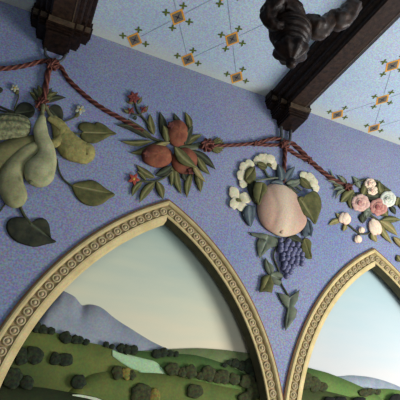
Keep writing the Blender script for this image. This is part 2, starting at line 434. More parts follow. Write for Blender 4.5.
# ------------------------------------------------------------------ carved pendant hanging in front
def lathe(g, c, prof, nth=28, flute=None):
    V = []; Fc = []; n = len(prof)
    for r, z in prof:
        for k in range(nth):
            a = 2 * PI * k / nth; rr = r * (1 + (flute(z) * math.cos(8 * a) if flute else 0)); V.append((c[0] + rr * math.cos(a), c[1] + rr * math.sin(a), c[2] + z))
    for i in range(n - 1):
        for k in range(nth): Fc.append((i * nth + k, i * nth + (k + 1) % nth, (i + 1) * nth + (k + 1) % nth, (i + 1) * nth + k))
    Fc += [tuple(range(nth)), tuple(range((n - 1) * nth, n * nth))]
    return g.add(V, Fc)
def tube3(g, pts, rad, n=10, nth=30):
    P = spline(pts, n); rr = [v.x for v in spline([(r, 0, 0) for r in rad], n)]; V = []; Fc = []
    for i, (p, r) in enumerate(zip(P, rr)):
        t = (P[min(i + 1, len(P) - 1)] - P[max(i - 1, 0)]).normalized(); u = t.cross(Vector((.13, 1, .2))).normalized(); v = t.cross(u)
        for k in range(nth):
            a = 2 * PI * k / nth; rr_ = r * (1 + .1 * math.cos(5 * a + i * .22)) * (1 + .16 * noise.noise(p * 60 + u * math.cos(a) * 2 + v * math.sin(a) * 2)); V.append(p + u * rr_ * math.cos(a) + v * rr_ * math.sin(a))
        if i:
            o = (i - 1) * nth
            for k in range(nth): Fc.append((o + k, o + (k + 1) % nth, o + nth + (k + 1) % nth, o + nth + k))
    Fc += [tuple(range(nth)), tuple(range((len(P) - 1) * nth, len(P) * nth))]
    return g.add(V, Fc)
PC = Vector((.018, -1.3, 2.80))
pend = thing('carved_pendant', 'dark carved wooden pendant with turned drop and scroll, hanging at the top centre', 'pendant', PC)
g = Geo(); lathe(g, PC, [(.001, 0), (.011, .001), (.018, .008), (.019, .018), (.014, .027), (.02, .032), (.04, .044), (.056, .058), (.064, .075), (.062, .089), (.05, .098), (.044, .103),
                          (.056, .106), (.06, .112), (.056, .118), (.052, .121), (.064, .124), (.07, .131), (.066, .138), (.06, .141), (.073, .145), (.08, .155), (.077, .165), (.068, .169), (.078, .174), (.082, .184), (.072, .196), (.056, .2)], 40,
                     lambda z: .09 if .03 < z < .095 else 0)
g.build('turned_drop', M['wood'], pend)
g = Geo(); lathe(g, PC, [(.05, .186), (.06, .2), (.062, .225), (.05, .26), (.034, .3), (.03, .36), (.045, .38), (.03, .40), (.022, .45), (.022, CEIL - PC.z)], 24); g.build('post', M['wood'], pend)
g = Geo(); tube3(g, [PC + Vector(p) for p in ((.03, -.02, .2), (-.02, -.05, .225), (-.065, -.05, .235), (-.1, -.03, .2), (-.1, -.02, .155), (-.07, -.03, .135), (-.045, -.04, .15))], [.03, .036, .038, .034, .026, .02, .012])
g.build('scroll', M['wood'], pend)
g = Geo(); tube3(g, [PC + Vector(p) for p in ((.03, .0, .2), (.07, -.02, .225), (.105, -.03, .215), (.135, -.04, .24), (.165, -.05, .285), (.19, -.06, .275), (.215, -.07, .3), (.24, -.08, .35), (.27, -.09, .37))], [.03, .035, .046, .034, .03, .042, .034, .036, .02])
g.build('arm', M['wood_light'], pend)

# ------------------------------------------------------------------ pointed arch frames
BACK = .05
def clip(X, x0): return min(X, S / 2 - .0003) if x0 < .5 else max(X, S / 2 + .0003)
def arch_frame(x0, label):
    t = thing('pointed_arch_frame', label, 'arch', (x0, 0, ZB))
    def strip(name, prof, mat, sides=(-1, 1), smooth=False):
        g = Geo(); c = RAD - HALF; n = 44
        for sd in sides:
            V = []; K = len(prof)
            rows = [None] + list(range(n + 1))
            for i in rows:
                for d, y in prof:
                    r = RAD - d
                    if i is None: x, z = -(HALF - d), ZB
                    else:
                        a = math.acos(c / r) * i / n; x, z = c - r * math.cos(a), SPR + r * math.sin(a)
                    X = x0 - x if sd == 1 else x0 + x; V.append((clip(X, x0), y, z))
            Fc = [(i * K + k, i * K + k + 1, (i + 1) * K + k + 1, (i + 1) * K + k) for i in range(len(rows) - 1) for k in range(K - 1)]
            g.add(V, Fc)
        return g.build(name, mat, t, smooth=smooth, solid=False)
    strip('outline', [(0, 0.001), (0, -.010), (.007, -.012), (.007, -.004)], M['brown_line'])
    strip('outer_band', [(.0065, -.002), (.0065, -.010), (.014, -.017), (.024, -.017), (.031, -.012), (.033, -.003)], M['tan'] if x0 < .5 else M['cream'])
    strip('bead_bed', [(.032, -.004), (.0345, -.004), (.0345, -.002), (.0835, -.002), (.0835, -.004), (.086, -.004)], M['bead_bed'])
    strip('inner_band', [(.085, 0), (.085, -.010), (.094, -.010), (.116, -.003)], M['cream'], (-1,))
    strip('inner_band', [(.085, 0), (.085, -.010), (.095, -.010), (.099, -.006)], M['cream'], (1,))
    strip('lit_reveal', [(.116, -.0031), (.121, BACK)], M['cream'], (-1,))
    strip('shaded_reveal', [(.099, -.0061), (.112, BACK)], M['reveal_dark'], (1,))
    g = Geo(); c = RAD - HALF; r = RAD - .059; tm = math.acos(c / r); sp = .0485; arc = r * tm
    pos = []
    k = 0; s = arc - .028
    while s > -.5:
        if s > 0: a = s / r; pos.append((c - r * math.cos(a), SPR + r * math.sin(a)))
        else: pos.append((-(HALF - .059), SPR + s))
        s -= sp
    for sd in (-1, 1):
        for x, z in pos:
            X = x0 + (x if sd < 0 else -x)
            if abs(X - S / 2) < .022: continue
            prof = [(.0215, .002), (.0215, -.006), (.018, -.0105), (.0145, -.009), (.0115, -.005), (.0085, -.008), (.005, -.0125), (0.0008, -.0135)]
            V = []; MK = []; n = 14
            for q, (rr, y) in enumerate(prof):
                for j in range(n): V.append((X + rr * math.cos(2 * PI * j / n), y, z + rr * math.sin(2 * PI * j / n))); MK.append(1 if q in (4,) else 0)
            Fc = [(q * n + j, q * n + (j + 1) % n, (q + 1) * n + (j + 1) % n, (q + 1) * n + j) for q in range(len(prof) - 1) for j in range(n)] + [tuple(range((len(prof) - 1) * n, len(prof) * n))]
            g.add(V, Fc, MK)
    g.build('bead_moulding', M['bead'], t)
    g = Geo(); box(g, x0 - HALF + .06, x0 + HALF - .06, -.03, BACK, ZB - .05, ZB); g.build('sill', M['cream'], t, smooth=False)
    return t
arch_frame(0.0, 'cream pointed arch frame with a row of beads, whole apex in view at lower centre')
arch_frame(S, 'cream pointed arch frame with a row of beads at the lower right edge')

# ------------------------------------------------------------------ painted views inside the arches (shallow relief behind the frames)
def panel(x0, mat, label):
    g = Geo(); pts = arch_pts(x0, .06, ZB, 24); y = .096
    g.add([(x, y, z) for x, z in pts] + [(x, y + .012, z) for x, z in pts], [tuple(range(len(pts))), tuple(range(len(pts), 2 * len(pts)))] + [(i, (i + 1) % len(pts), len(pts) + (i + 1) % len(pts), len(pts) + i) for i in range(len(pts))])
    return tag(g.build('painted_sky', mat, smooth=False), label, 'sky', kind='structure')
panel(0.0, M['sky_a'], 'painted pale green and cream sky inside the left arch')
panel(S, M['sky_b'], 'painted pale blue sky inside the right arch')
def arch_limit(x, x0, ins=.065):
    """highest z inside the arch opening at x"""
    dx = abs(x - x0); c = RAD - HALF; r = RAD - ins
    if dx > HALF - ins: return None
    k = r * r - (dx + c) ** 2
    return SPR + math.sqrt(max(k, 0))
def hill(ridge, y, x0, name, mat, label, cat, slope=.006, floor_v=None, foot=None, mark=None):
    """ground sheet: ridge traced along the top, falling toward the viewer, clipped to the arch opening"""
    P = spline([(p[0], p[1], 0) for p in ridge], 6); F2 = spline([(p[0], p[1], 0) for p in foot], 6) if foot else None
    g = Geo(); V = []; MK = []; rows = 8; cols = 0
    lo, hi = x0 - HALF + .066, x0 + HALF - .066
    for i, p in enumerate(P):
        A = W(p.x, p.y, -y)
        if F2:
            q = F2[min(len(F2) - 1, int(i * (len(F2) - 1) / (len(P) - 1)))]; B = W(q.x, q.y, -y)
        else: B = Vector((A.x, y, 1.30))
        for X in (A, B): X.x = min(max(X.x, lo), hi)
        lim = arch_limit(A.x, x0)
        if lim is not None: A.z = min(A.z, lim)
        for r in range(rows + 1):
            t = r / rows; Q = A.lerp(B, t)
            Q.y = y - slope * math.sin(PI / 2 * min(1, t * 2.2)) - (.0016 * noise.noise(Vector((Q.x * 9, Q.z * 14, y * 50))) if 0 < t < 1 else 0)
            V.append(Q); MK.append(mark(t, i / (len(P) - 1)) if mark else 0)
        cols += 1
    k = rows + 1; Fc = [(i * k + r, i * k + r + 1, (i + 1) * k + r + 1, (i + 1) * k + r) for i in range(cols - 1) for r in range(rows)]
    n = len(V); Fc2 = []
    bd = [i * k for i in range(cols)] + [(cols - 1) * k + r for r in range(1, k)] + [i * k + rows for i in range(cols - 2, -1, -1)] + [r for r in range(rows - 1, 0, -1)]
    V2 = [Vector((V[b].x, y + .002, V[b].z)) for b in bd]; m = len(bd)
    Fc2 = [(bd[i], bd[(i + 1) % m], n + (i + 1) % m, n + i) for i in range(m)]
    g.add(V + V2, Fc + Fc2, MK + [0] * m)
    return solo(g, name, mat, label, cat)
top_dark = lambda t, s: max(0, 1 - t * 3.5) * .8
hill([(30, 330), (44, 312), (52.5, 297), (58, 292.5), (63, 291), (69, 293.5), (75, 297), (79, 302), (83, 305.5), (90, 304.5), (98, 306), (105, 310), (112, 316), (121, 322.5), (130, 328), (141, 335), (153, 342), (166, 348), (180, 352)],
     .092, 0, 'mountain', M['mountain'], 'blue grey twin-peaked mountain painted behind the left hills', 'mountain', mark=lambda t, s: max(0, t * 2.6 - .1) if t < .42 else 1)
hill([(132, 351), (160, 350), (176, 349), (197, 348.3), (212, 349), (225, 350), (240, 352), (256, 354), (275, 357)], .0885, 0, 'hill', M['grass_far'], 'pale faded green hill on the left view skyline at right', 'hill', mark=lambda t, s: 1 if t > .1 else 0)
hill([(125, 349), (137, 350.5), (160, 353), (190, 354.5), (203, 357), (215, 360.5), (230, 366), (243, 373), (258, 382), (275, 390)], .083, 0, 'hill', M['grass_bright'], 'bright green middle hill beneath the faded skyline hill', 'hill', mark=lambda t, s: .8 if t < .06 else 0)
hill([(112, 349), (120, 352), (134, 356), (146, 359), (155, 361.5), (161, 367), (167, 376)], .0795, 0, 'field', M['field'], 'pale mint green field strip between the two green slopes', 'field', foot=[(112, 356), (120, 362), (130, 368), (138, 371), (143, 376), (155, 378), (167, 379)])
hill([(-12, 326), (10, 322), (31, 325), (43, 328), (54, 332), (70, 337), (87, 342), (105, 346), (116, 351), (127, 355), (136, 360), (141, 366), (143, 374)], .077, 0, 'hill', M['grass'], 'large green hillside at left below the blue mountain', 'hill', mark=lambda t, s: max(0, min(1, (.55 - s) * 1.6 + (t - .25) * 2)))
hill([(64, 398), (72, 389), (82, 380), (94, 374), (110, 371.5), (128, 371), (141, 372.5), (153, 373), (165, 374), (178, 376), (190, 379), (207, 383), (225, 387), (240, 390), (256, 394), (275, 400)], .0705, 0, 'hill', M['grass'], 'olive green foreground slope under the round tree row', 'hill', mark=lambda t, s: 0)
hill([(-15, 383), (5, 384), (25, 386), (45, 388), (62, 391), (80, 394), (95, 397), (112, 403)], .0665, 0, 'hill', M['grass_dark'], 'dark shaded ground in the bottom left corner of the view', 'hill', mark=lambda t, s: .7)
hill([(72, 394.6), (80, 394.6), (88, 396), (97, 398), (106, 402)], .0585, 0, 'path', M['path'], 'pale path strip on the dark ground at the bottom left', 'path', slope=.001, foot=[(72, 395.5), (80, 397), (88, 398.6), (97, 401.5), (106, 405)])
hill([(332, 377), (344, 376), (352, 375.4), (360, 376), (368, 376.8), (376, 378.4), (388, 382), (400, 387), (415, 396)], .092, S, 'mountain', M['mountain_far'], 'pale grey blue distant mountain inside the right arch', 'mountain')
hill([(355, 397), (362, 394), (370, 391), (378, 389), (390, 389), (402, 391), (415, 396)], .084, S, 'hill', M['grass_bright'], 'light green low hill at the bottom right corner', 'hill')
hill([(285, 362), (296, 364), (306, 367), (317, 370), (328, 373), (340, 377.5), (352, 382.5), (362, 387), (372, 391.5), (382, 399)], .079, S, 'hill', M['grass_bright'], 'green sloping hill descending to the right inside the right arch', 'hill', mark=lambda t, s: max(0, min(1, (.42 - s) * 3 - .15)) + (.5 if t < .05 else 0))
hill([(285, 386), (310, 388), (330, 392), (350, 397), (370, 403)], .072, S, 'hill', M['grass_dark'], 'dull olive foreground slope at the foot of the right arch', 'hill', mark=lambda t, s: 0)

def tree(x, y, rx, ry, dd, mat, label, group, seed):
    g = Geo(); puff(g, ell(x, y, rx, ry, 0, 22, .28, seed), -dd, .011 * min(1, rx / 6), 6, bumpy=.0035, seed=seed, bf=14)
    solo(g, 'tree', M[mat], label, 'tree', group)
ORD = ['first', 'second', 'third', 'fourth', 'fifth', 'sixth', 'seventh', 'eighth', 'ninth', 'tenth', 'eleventh', 'twelfth']
def trees(lst, dd, mat, lab, group, sd):
    lst = sorted(lst)
    for i, q in enumerate(lst):
        x, y, r = q[:3]; ry = q[3] if len(q) > 3 else r
        tree(x, y, r, ry, dd - .0006 * (i % 2), q[4] if len(q) > 4 else mat, lab.replace('#', ORD[i]), group, sd + i * .77)
trees([(36, 327, 5, 5.5), (43, 329.5, 5), (51, 331, 4.5, 4), (65.5, 337.5, 6.5, 6), (75, 339.5, 5), (80, 340, 4), (86, 342, 4, 3.5)], .0725, 'tree_dark', 'dark round tree on the left hillside ridge, # from left along the crest', 'dark trees along the left ridge', 1)
trees([(106, 344.5, 3.2), (112, 346.5, 3, 2.6), (121, 348, 4.6, 5), (127, 349.5, 5), (133.5, 349.6, 5)], .0725, 'tree_dark', 'small dark tree at the ridge end under the mountain, # from left', 'small trees at the ridge end', 11)
trees([(21, 356, 8, 8.5), (34.5, 355.5, 9.5), (56, 359, 6.5, 6.5), (65, 359.5, 8, 7)], .0675, 'tree_dark', 'big dark tree standing midway on the left hillside, # from left', 'trees midway on the left hillside', 21)
trees([(13, 378, 10, 11), (27, 383, 7), (79, 382, 7.5)], .0578, 'tree_dark', 'shadowy tree low in the left view bottom corner, # from left', 'shadowy trees in the left corner', 31)
trees([(117.5, 373, 6.5, 7), (126, 373.5, 5, 6.5, 'tree_gold'), (132, 375, 4, 5)], .0625, 'tree', 'tree in the clump of three beside the pale field, # from left', 'clump beside the field', 41)
trees([(141, 394, 11, 11), (155, 396, 6, 8, 'tree_gold')], .0615, 'tree', 'bushy foreground tree at the bottom of the left arch, # from left', 'foreground trees bottom centre', 51)
tree(195, 391, 8.2, 8, .061, 'tree', 'lone round tree on the olive foreground slope', 'lone tree', 60.3)
trees([(157, 353.5, 5.2, 5), (163.5, 352.6, 5), (170, 353.5, 3.5), (176, 354, 3)], .0785, 'tree_dark', 'far little tree at the mountain foot on the skyline, # from left', 'far trees at the mountain foot', 71)
trees([(172.6, 369.5, 7.5, 6.5), (182, 372.5, 5, 5), (191, 372, 7, 7), (200.6, 376, 4.2), (208, 373.5, 8, 8), (217, 378, 5, 5.5), (223, 377, 7.5), (234, 379.5, 6.5, 6.5), (247, 381.5, 7.5, 7.5), (254, 391, 8.5, 9), (245, 398, 6.5)], .0625, 'tree', 'round tree in the long row above the foreground slope, # from left', 'long row of round trees', 81)
trees([(225, 365, 2.8, 2.4), (229.5, 362.8, 2.8), (235.5, 363.4, 4.6, 4.6), (242, 366, 4.8, 5), (250, 366.5, 7.2, 8), (255, 375, 6.5, 7)], .0755, 'tree_dark', 'tree on the far right of the middle hill beside the arch reveal, # from left', 'trees by the right reveal', 101)
trees([(306, 381, 7, 9), (315, 384, 6, 8), (323, 387, 5, 5)], .0715, 'tree', 'blurred dark green tree at the left foot of the right arch, # from left', 'trees at the left foot of the right arch', 121)
trees([(364, 393, 5, 4), (371, 391.5, 5, 3.6), (378, 392, 3)], .072, 'tree', 'small grey green tree on the low right hill, # from left', 'trees on the low right hill', 131)
trees([(329, 401, 6, 4), (340, 401, 7, 4.4), (360, 401, 7, 4.2), (396, 400, 7, 6)], .0595, 'black', 'near black bush top cut off by the bottom edge, # from left', 'black bushes along the bottom edge', 141)

# ------------------------------------------------------------------ cords
D0 = .012
def cord(path, r, d, name, label, knots=()):
    t = thing(name, label, 'cord', at(path[len(path) // 2], d))
    g = Geo(); rope(g, path, r, d); g.build('twisted_cord', M['rope'], t)
    for kp in knots: kp(t)
    return t
def knot(cx, cy, r, d, turns=3, w=1.8, ang=0.0):
    def f(t):
        g = Geo()
        for i in range(turns):
            a = ang + PI * i / turns + .4; dx, dy = math.cos(a) * r, math.sin(a) * r
            rope(g, [(cx - dx, cy - dy), (cx - dx * .4 - dy * .35, cy - dy * .4 + dx * .35), (cx + dx * .4 - dy * .25, cy + dy * .4 + dx * .25), (cx + dx, cy + dy)], w, d + .006 + .004 * i)
        g.build('knot', M['rope'], t)
    return f
cord([(-14, 70), (0, 68.8), (10, 68), (21, 66.4), (31, 64.2), (40, 61.5), (50, 61)], 2.3, D0, 'cord_swag', 'red brown cord swag entering from the left edge to the left knot')
cord([(52, 64), (49, 70), (47, 78), (46, 86), (44.6, 94), (43, 103)], 3.4, .017, 'knotted_cord', 'thick knotted cord hanging from the left ring above the gourds', [knot(53, 64.5, 5.4, .02, 4, 1.8), knot(42, 104, 6.4, .024, 4, 1.7)])
cord([(56, 63), (62, 69), (68, 79), (80, 91), (92, 101), (106, 110.5), (120, 118), (131, 124.5), (142, 131)], 2.2, D0, 'cord_swag', 'red brown cord swag sloping from the left knot to the pomegranates')
cord([(200, 147), (212, 146), (225, 145.4), (240, 144.6), (249, 143.8), (256, 143.3), (262, 141.3), (269, 139.4), (276, 138.6), (283, 140)], 1.9, D0, 'cord_swag', 'straight red cord swag from the pomegranates to the right knot', [knot(255.5, 143.4, 2.4, .013, 2, 1.1)])
cord([(256, 144), (265, 144.8), (274, 145), (284, 144.4)], 1.7, .0115, 'cord_loop', 'lower strand of the doubled cord left of the right knot')
cord([(285, 146), (285, 153), (284.6, 161), (284, 171), (284, 181)], 2.0, .014, 'knotted_cord', 'short cord hanging from the right knot down to the peach', [knot(285, 144.5, 3.8, .018, 3, 1.6)])
cord([(287, 142), (293, 144), (301.5, 151.6), (309.5, 160), (317, 167), (329.5, 177), (338, 182), (349, 188)], 2.0, D0, 'cord_swag', 'red cord swag running down from the right knot to the roses', [knot(310, 160.6, 2.6, .013, 2, 1.2)])
cord([(286, 148), (291, 151), (297, 155), (308, 160.6)], 1.7, .0115, 'cord_loop', 'lower strand of the doubled cord right of the right knot')

# ------------------------------------------------------------------ gourds
def gourd(path, rad, d, flat, mat, label, end=None, **kw):
    t = thing('gourd', label, 'gourd', at(path[len(path) // 2], d - .0))
    g = Geo(); sweep(g, path, rad, d, flat, 28, 8, **kw); g.build('body', M[mat], t)
    if end:
        g = Geo(); puff(g, ell(end[0], end[1], end[2], end[2] * .8, .4, 12), end[3], .008); g.build('blossom_end', M['gourd_stem'], t)
    return t
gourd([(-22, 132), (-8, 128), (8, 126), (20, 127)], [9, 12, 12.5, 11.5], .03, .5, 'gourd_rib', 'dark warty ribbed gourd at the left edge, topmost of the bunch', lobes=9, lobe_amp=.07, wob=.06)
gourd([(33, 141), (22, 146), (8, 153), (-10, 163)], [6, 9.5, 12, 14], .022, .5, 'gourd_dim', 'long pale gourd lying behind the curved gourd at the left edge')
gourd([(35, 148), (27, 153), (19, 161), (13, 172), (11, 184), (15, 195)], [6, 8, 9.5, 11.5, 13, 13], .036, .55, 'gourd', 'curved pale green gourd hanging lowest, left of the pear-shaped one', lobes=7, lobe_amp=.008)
gourd([(54, 120), (59, 127), (64, 138), (71, 147), (82, 152.5), (85, 153)], [4.5, 7.5, 10.5, 12.3, 11, 10.5], .024, .55, 'gourd_yellow', 'bumpy yellow green gourd pointing right beside the heart-shaped leaf', wob=.05)
gourd([(50, 119), (59, 125), (62.5, 132), (60.5, 139), (55, 143)], [2.6, 3.8, 4, 4.2, 4.6], .044, .5, 'gourd_yellow', 'small hooked gourd neck between the pear-shaped and bumpy gourds')
gourd([(42, 119), (40.5, 127), (42, 138), (46.5, 149), (45.5, 160), (40, 171)], [4, 6.8, 7.6, 8.2, 12, 16.4], .05, .55, 'gourd_light', 'pear-shaped smooth gourd with narrow neck at the front of the bunch', end=(31, 182.5, 3, .085), lobes=7, lobe_amp=.008)

def blossom_small(c, calyx, path, label, d=.012, r=5.5):
    t = thing('white_blossom', label, 'flower', at(c, d))
    g = Geo(); stem(g, path, .8, d - .004); g.build('stem', M['stem'], t)
    for k in range(5):
        a = 2 * PI * k / 5 + .3; g = Geo(); puff(g, ell(c[0] + math.cos(a) * r * .5, c[1] + math.sin(a) * r * .42, r * .5, r * .34, a, 10), d, .006, 4); g.build('petal', M['white'], t)
    g = Geo(); puff(g, ell(c[0], c[1], r * .26, r * .24, 0, 10), d + .004, .005, 4); g.build('flower_centre', M['yellow'], t)
    g = Geo(); puff(g, ell(calyx[0], calyx[1], 2.2, 2.6, .6, 10), d - .003, .007, 4); g.build('calyx', M['leaf'], t)
    return t
blossom_small((14.5, 88), (17, 92), [(17.5, 92), (18.5, 97), (16.5, 103), (14.5, 109)], 'small white blossom on a thin stem above the ribbed gourd', r=4.6)
blossom_small((80, 109.5), (77, 115), [(77, 115), (73, 118), (67, 120.5), (60, 122)], 'small white blossom on a stem above the bumpy gourd')
def single_leaf(outline, base, tip, path, d, mat, label, name='leaf', lift=.008, smooth=True, r=1.0):
    t = thing(name, label, 'leaf', at(base, d))
    g = Geo(); leaf_outline(g, outline, base, tip, d, lift, smooth=smooth); g.build('leaf_blade', M[mat], t)
    if path: g = Geo(); stem(g, path, r, d + .001); g.build('leaf_stalk', M['stem'], t)
    return t
single_leaf([(83.5, 131.5), (79, 129.5), (78, 126), (81, 122.8), (88, 122), (94, 123.5), (97, 122), (104, 124.5), (111, 130), (117, 134), (110, 136), (103, 140), (94, 143.5), (86, 142), (81, 138), (80.5, 133.8)], (83, 132.8), (116, 134), [(70, 132), (75, 133.5), (83, 133.5)], .008, 'leaf', 'broad heart-shaped leaf right of the bumpy gourd')
single_leaf([(72, 186), (76, 182.5), (84, 181), (92, 180), (99, 183), (106, 188.5), (115, 194.5), (109, 199), (102, 204), (93, 206.3), (84, 204), (77, 198), (73, 191)], (72, 186), (114, 194), [(57, 160), (58.5, 169), (62, 177), (67, 182.5), (74, 187)], .008, 'leaf', 'pointed oval leaf on a long curved stalk below the gourds')
single_leaf([(29, 221.5), (24, 217.5), (16, 217), (8.5, 220), (6, 227), (9, 235), (16, 241.5), (25, 245), (35, 247), (46, 244.5), (56.5, 242), (52, 239), (50.5, 233), (49, 224), (44, 218.3), (37, 218.5), (32, 222)], (29.5, 222.5), (55, 241.8), [(20, 205), (22, 211), (25.5, 217), (31, 224)], .008, 'leaf_dark', 'dark heart-shaped leaf hanging lowest at left above the arch', r=1.6)
single_leaf([(35, 110), (31, 104), (25, 102), (19, 104), (14.5, 110), (14, 116), (22, 119), (32, 117)], (36, 111), (15, 114), None, .004, 'leaf_dark', 'dark round leaf behind the tie, left of the cord')
single_leaf([(50, 108), (54, 104.5), (60, 106), (63, 112), (63, 119), (59, 123), (53, 119), (49, 113)], (49, 109), (61, 121), None, .004, 'leaf_dark', 'dark round leaf behind the tie, right of the cord')
single_leaf([(3, 91), (0, 87), (-5, 90), (-9, 97), (-3, 95)], (3, 90.5), (-9, 96), None, .004, 'leaf_dark', 'dark leaf tip cut by the left edge under the cord')
g = Geo(); stem(g, [(-6, 104), (2, 107.5), (8, 110), (14, 112)], 1.1, .005); stem(g, [(-6, 108), (1, 110.5), (7, 112), (14, 113)], .8, .005); solo(g, 'tendril', M['leaf_dark'], 'thin dark tendrils above the ribbed gourd at the left edge', 'tendril')
g = Geo(); stem(g, [(6, 203), (3, 207), (0, 211), (-5, 215)], .9, .003); solo(g, 'tendril', M['stem'], 'short stalk crossing the left edge under the curved gourd', 'tendril')
t = thing('leaf_collar', 'grey green pointed leaf collar fanning above the gourd tie', 'leaves', at((43, 101), .01))
for i, (tp, w_, m) in enumerate([((29.5, 92), 3.6, 'leaf'), ((32.5, 87.5), 4, 'leaf_dark'), ((38, 85), 4, 'leaf'), ((52, 88), 4, 'leaf_dark'), ((58, 92), 3.6, 'leaf'), ((66, 97.5), 3.2, 'leaf_dark'), ((54, 96), 3, 'leaf')]):
    g = Geo(); blade(g, (42 + i * .6, 103), tp, w_, .007 + .0012 * i, .06 if i < 3 else -.1); g.build('leaf', M[m], t)
t = thing('gourd_stalks', 'pale woody stalks joining the gourds under the tie', 'stalk', at((46, 112), .03))
g = Geo(); sweep(g, [(43, 106), (42.5, 112), (41.5, 119)], [2.4, 2, 3], .046, .7, 10); g.build('stalk', M['gourd_stem'], t)
g = Geo(); sweep(g, [(46, 107), (49, 113), (54, 120)], [2, 1.8, 2.6], .034, .7, 10); g.build('stalk', M['gourd_stem'], t)

# ------------------------------------------------------------------ pomegranates
def pomegranate(cx, cy, rx, ry, rot, d, crown, label):
    t = thing('pomegranate', label, 'pomegranate', at((cx, cy), d))
    g = Geo(); puff(g, ell(cx, cy, rx, ry, rot, 26, .06, cx), d, .034, 8, fn=lambda th, k: .0016 * math.cos(6 * th) * k * (1 - k) * 4, mark=lambda th, k: max(0, math.cos(th - math.atan2(crown[1] - cy, crown[0] - cx)) * k * 1.2 - .35)); g.build('rind', M['pome'], t)
    g = Geo(); ang = math.atan2(crown[1] - cy, crown[0] - cx); o = []
    for i in range(20):
        a = 2 * PI * i / 20; r = 4.2 if i % 4 == 0 else (2.6 if i % 4 == 2 else 3.3); o.append((crown[0] + r * math.cos(a + ang), crown[1] + r * math.sin(a + ang)))
    puff(g, o, d + .025, .011, 4, fn=lambda th, k: -.009 * (1 - k)); g.build('crown', M['pome_crown'], t)
pomegranate(157, 156, 15.8, 11.6, .1, .016, (146.5, 154), 'ripe brownish red pomegranate at left of the cluster, split crown facing left')
pomegranate(184.5, 161, 13, 13.4, 0, .012, (191, 171), 'dark pomegranate at lower right of the cluster half under a leaf')
pomegranate(177.5, 133.5, 10.8, 14, -.25, .012, (171, 125), 'upright pomegranate at the top of the cluster with crown at upper left')
def sprig(name, label, cat, leaves, stems=(), d=.008, base=None):
    t = thing(name, label, cat, at(base or leaves[0][0], d))
    for i, L in enumerate(leaves):
        b, tp, w_, m = L[:4]; bend = L[4] if len(L) > 4 else (.07 if i % 2 else -.07); dd = L[5] if len(L) > 5 else d + .0012 * (i % 5)
        g = Geo(); blade(g, b, tp, w_ * (1.12 if name.startswith('pomegranate') else 1.1), dd, bend, shape=L[6] if len(L) > 6 else 'lance'); g.build('leaf', M[m], t)
    for p, r in stems:
        g = Geo(); stem(g, p, r, d + .002); g.build('stem', M['stem'], t)
    return t
sprig('pomegranate_branch', 'slender olive leaves fanning left from the pomegranate cluster along the cord', 'leaves', [
    ((154, 135), (150, 113.5), 3.6, 'leaf'), ((162.5, 137), (159.5, 111.5), 3.8, 'leaf_dark'), ((152, 137), (128, 118.5), 3.6, 'leaf'), ((148, 138.5), (116.5, 125), 3.6, 'leaf_dark', .12),
    ((152, 141), (120.5, 141), 2.8, 'leaf'), ((163, 141), (130, 153), 4.2, 'leaf', -.1), ((170, 142.5), (150, 150), 2.6, 'leaf_gold', .05, .030)], [([(128, 122), (140, 131), (152, 138), (165, 143)], 1.4)])
sprig('pomegranate_branch', 'short dark leaves standing behind the topmost pomegranate', 'leaves', [
    ((182, 127), (174, 113), 3, 'leaf_dark'), ((190, 130), (185, 112), 3.2, 'leaf'), ((185, 145), (193, 125.5), 4.2, 'leaf_dark', -.08, .026), ((167, 143), (163, 125), 4.2, 'leaf', .08, .02)])
sprig('pomegranate_branch', 'leaves spreading right and down from the pomegranate cluster toward the tie', 'leaves', [
    ((182, 147), (202, 134.5), 3.4, 'leaf'), ((184, 148.5), (205, 141.5), 3, 'leaf_grey'), ((190, 150), (215.5, 169.5), 3.6, 'leaf_dark'), ((197, 156), (210, 174.5), 3.4, 'leaf'),
    ((174, 146), (197, 168), 5.2, 'leaf', .08, .050), ((192, 163), (206, 182.5), 2.8, 'leaf_gold', .05, .046), ((195, 172), (200.5, 192.5), 3.6, 'leaf'), ((192, 172), (187, 198), 3.4, 'leaf', .08)], [([(180, 147), (192, 146.5), (204, 146)], 1.8)])
sprig('pomegranate_branch', 'narrow leaves hanging straight down under the pomegranates', 'leaves', [
    ((171, 166), (171, 186.5), 3.4, 'leaf'), ((176, 168), (181.5, 194.5), 3.4, 'leaf'), ((172, 166), (155, 175.5), 4.2, 'leaf_dark'), ((183, 171), (186, 181), 2.6, 'leaf_dark')])
t = sprig('pomegranate_sprig', 'leafy sprig with an orange red star flower below the left pomegranate', 'sprig', [
    ((155, 178), (136, 164.5), 3.4, 'leaf'), ((146, 180.5), (137, 171), 2.2, 'leaf'), ((142, 182), (132, 196.5), 3, 'leaf', .12), ((155, 182), (139.5, 202.5), 4, 'leaf', .08), ((156.5, 181), (163, 199.5), 3.8, 'leaf', -.05)],
    [([(172, 171), (165, 177), (156, 181), (147, 181.5), (138, 180.5)], 1.1)])
def star_flower(t, c, r, d, mat, name='flower', n=5, rot=0.2):
    f = Geo()
    for k in range(n):
        a = 2 * PI * k / n + rot; blade(f, c, (c[0] + r * math.cos(a), c[1] + r * math.sin(a)), r * .3, d, 0, .5)
    o = f.build(name, M[mat], t)
    g = Geo(); puff(g, ell(c[0], c[1], r * .25, r * .25, 0, 10), d + .003, .005, 4); g.build('flower_centre', M['yellow'] if mat == 'red' else M['red_dark'], o)
star_flower(t, (133.8, 179), 6.4, .014, 'red')
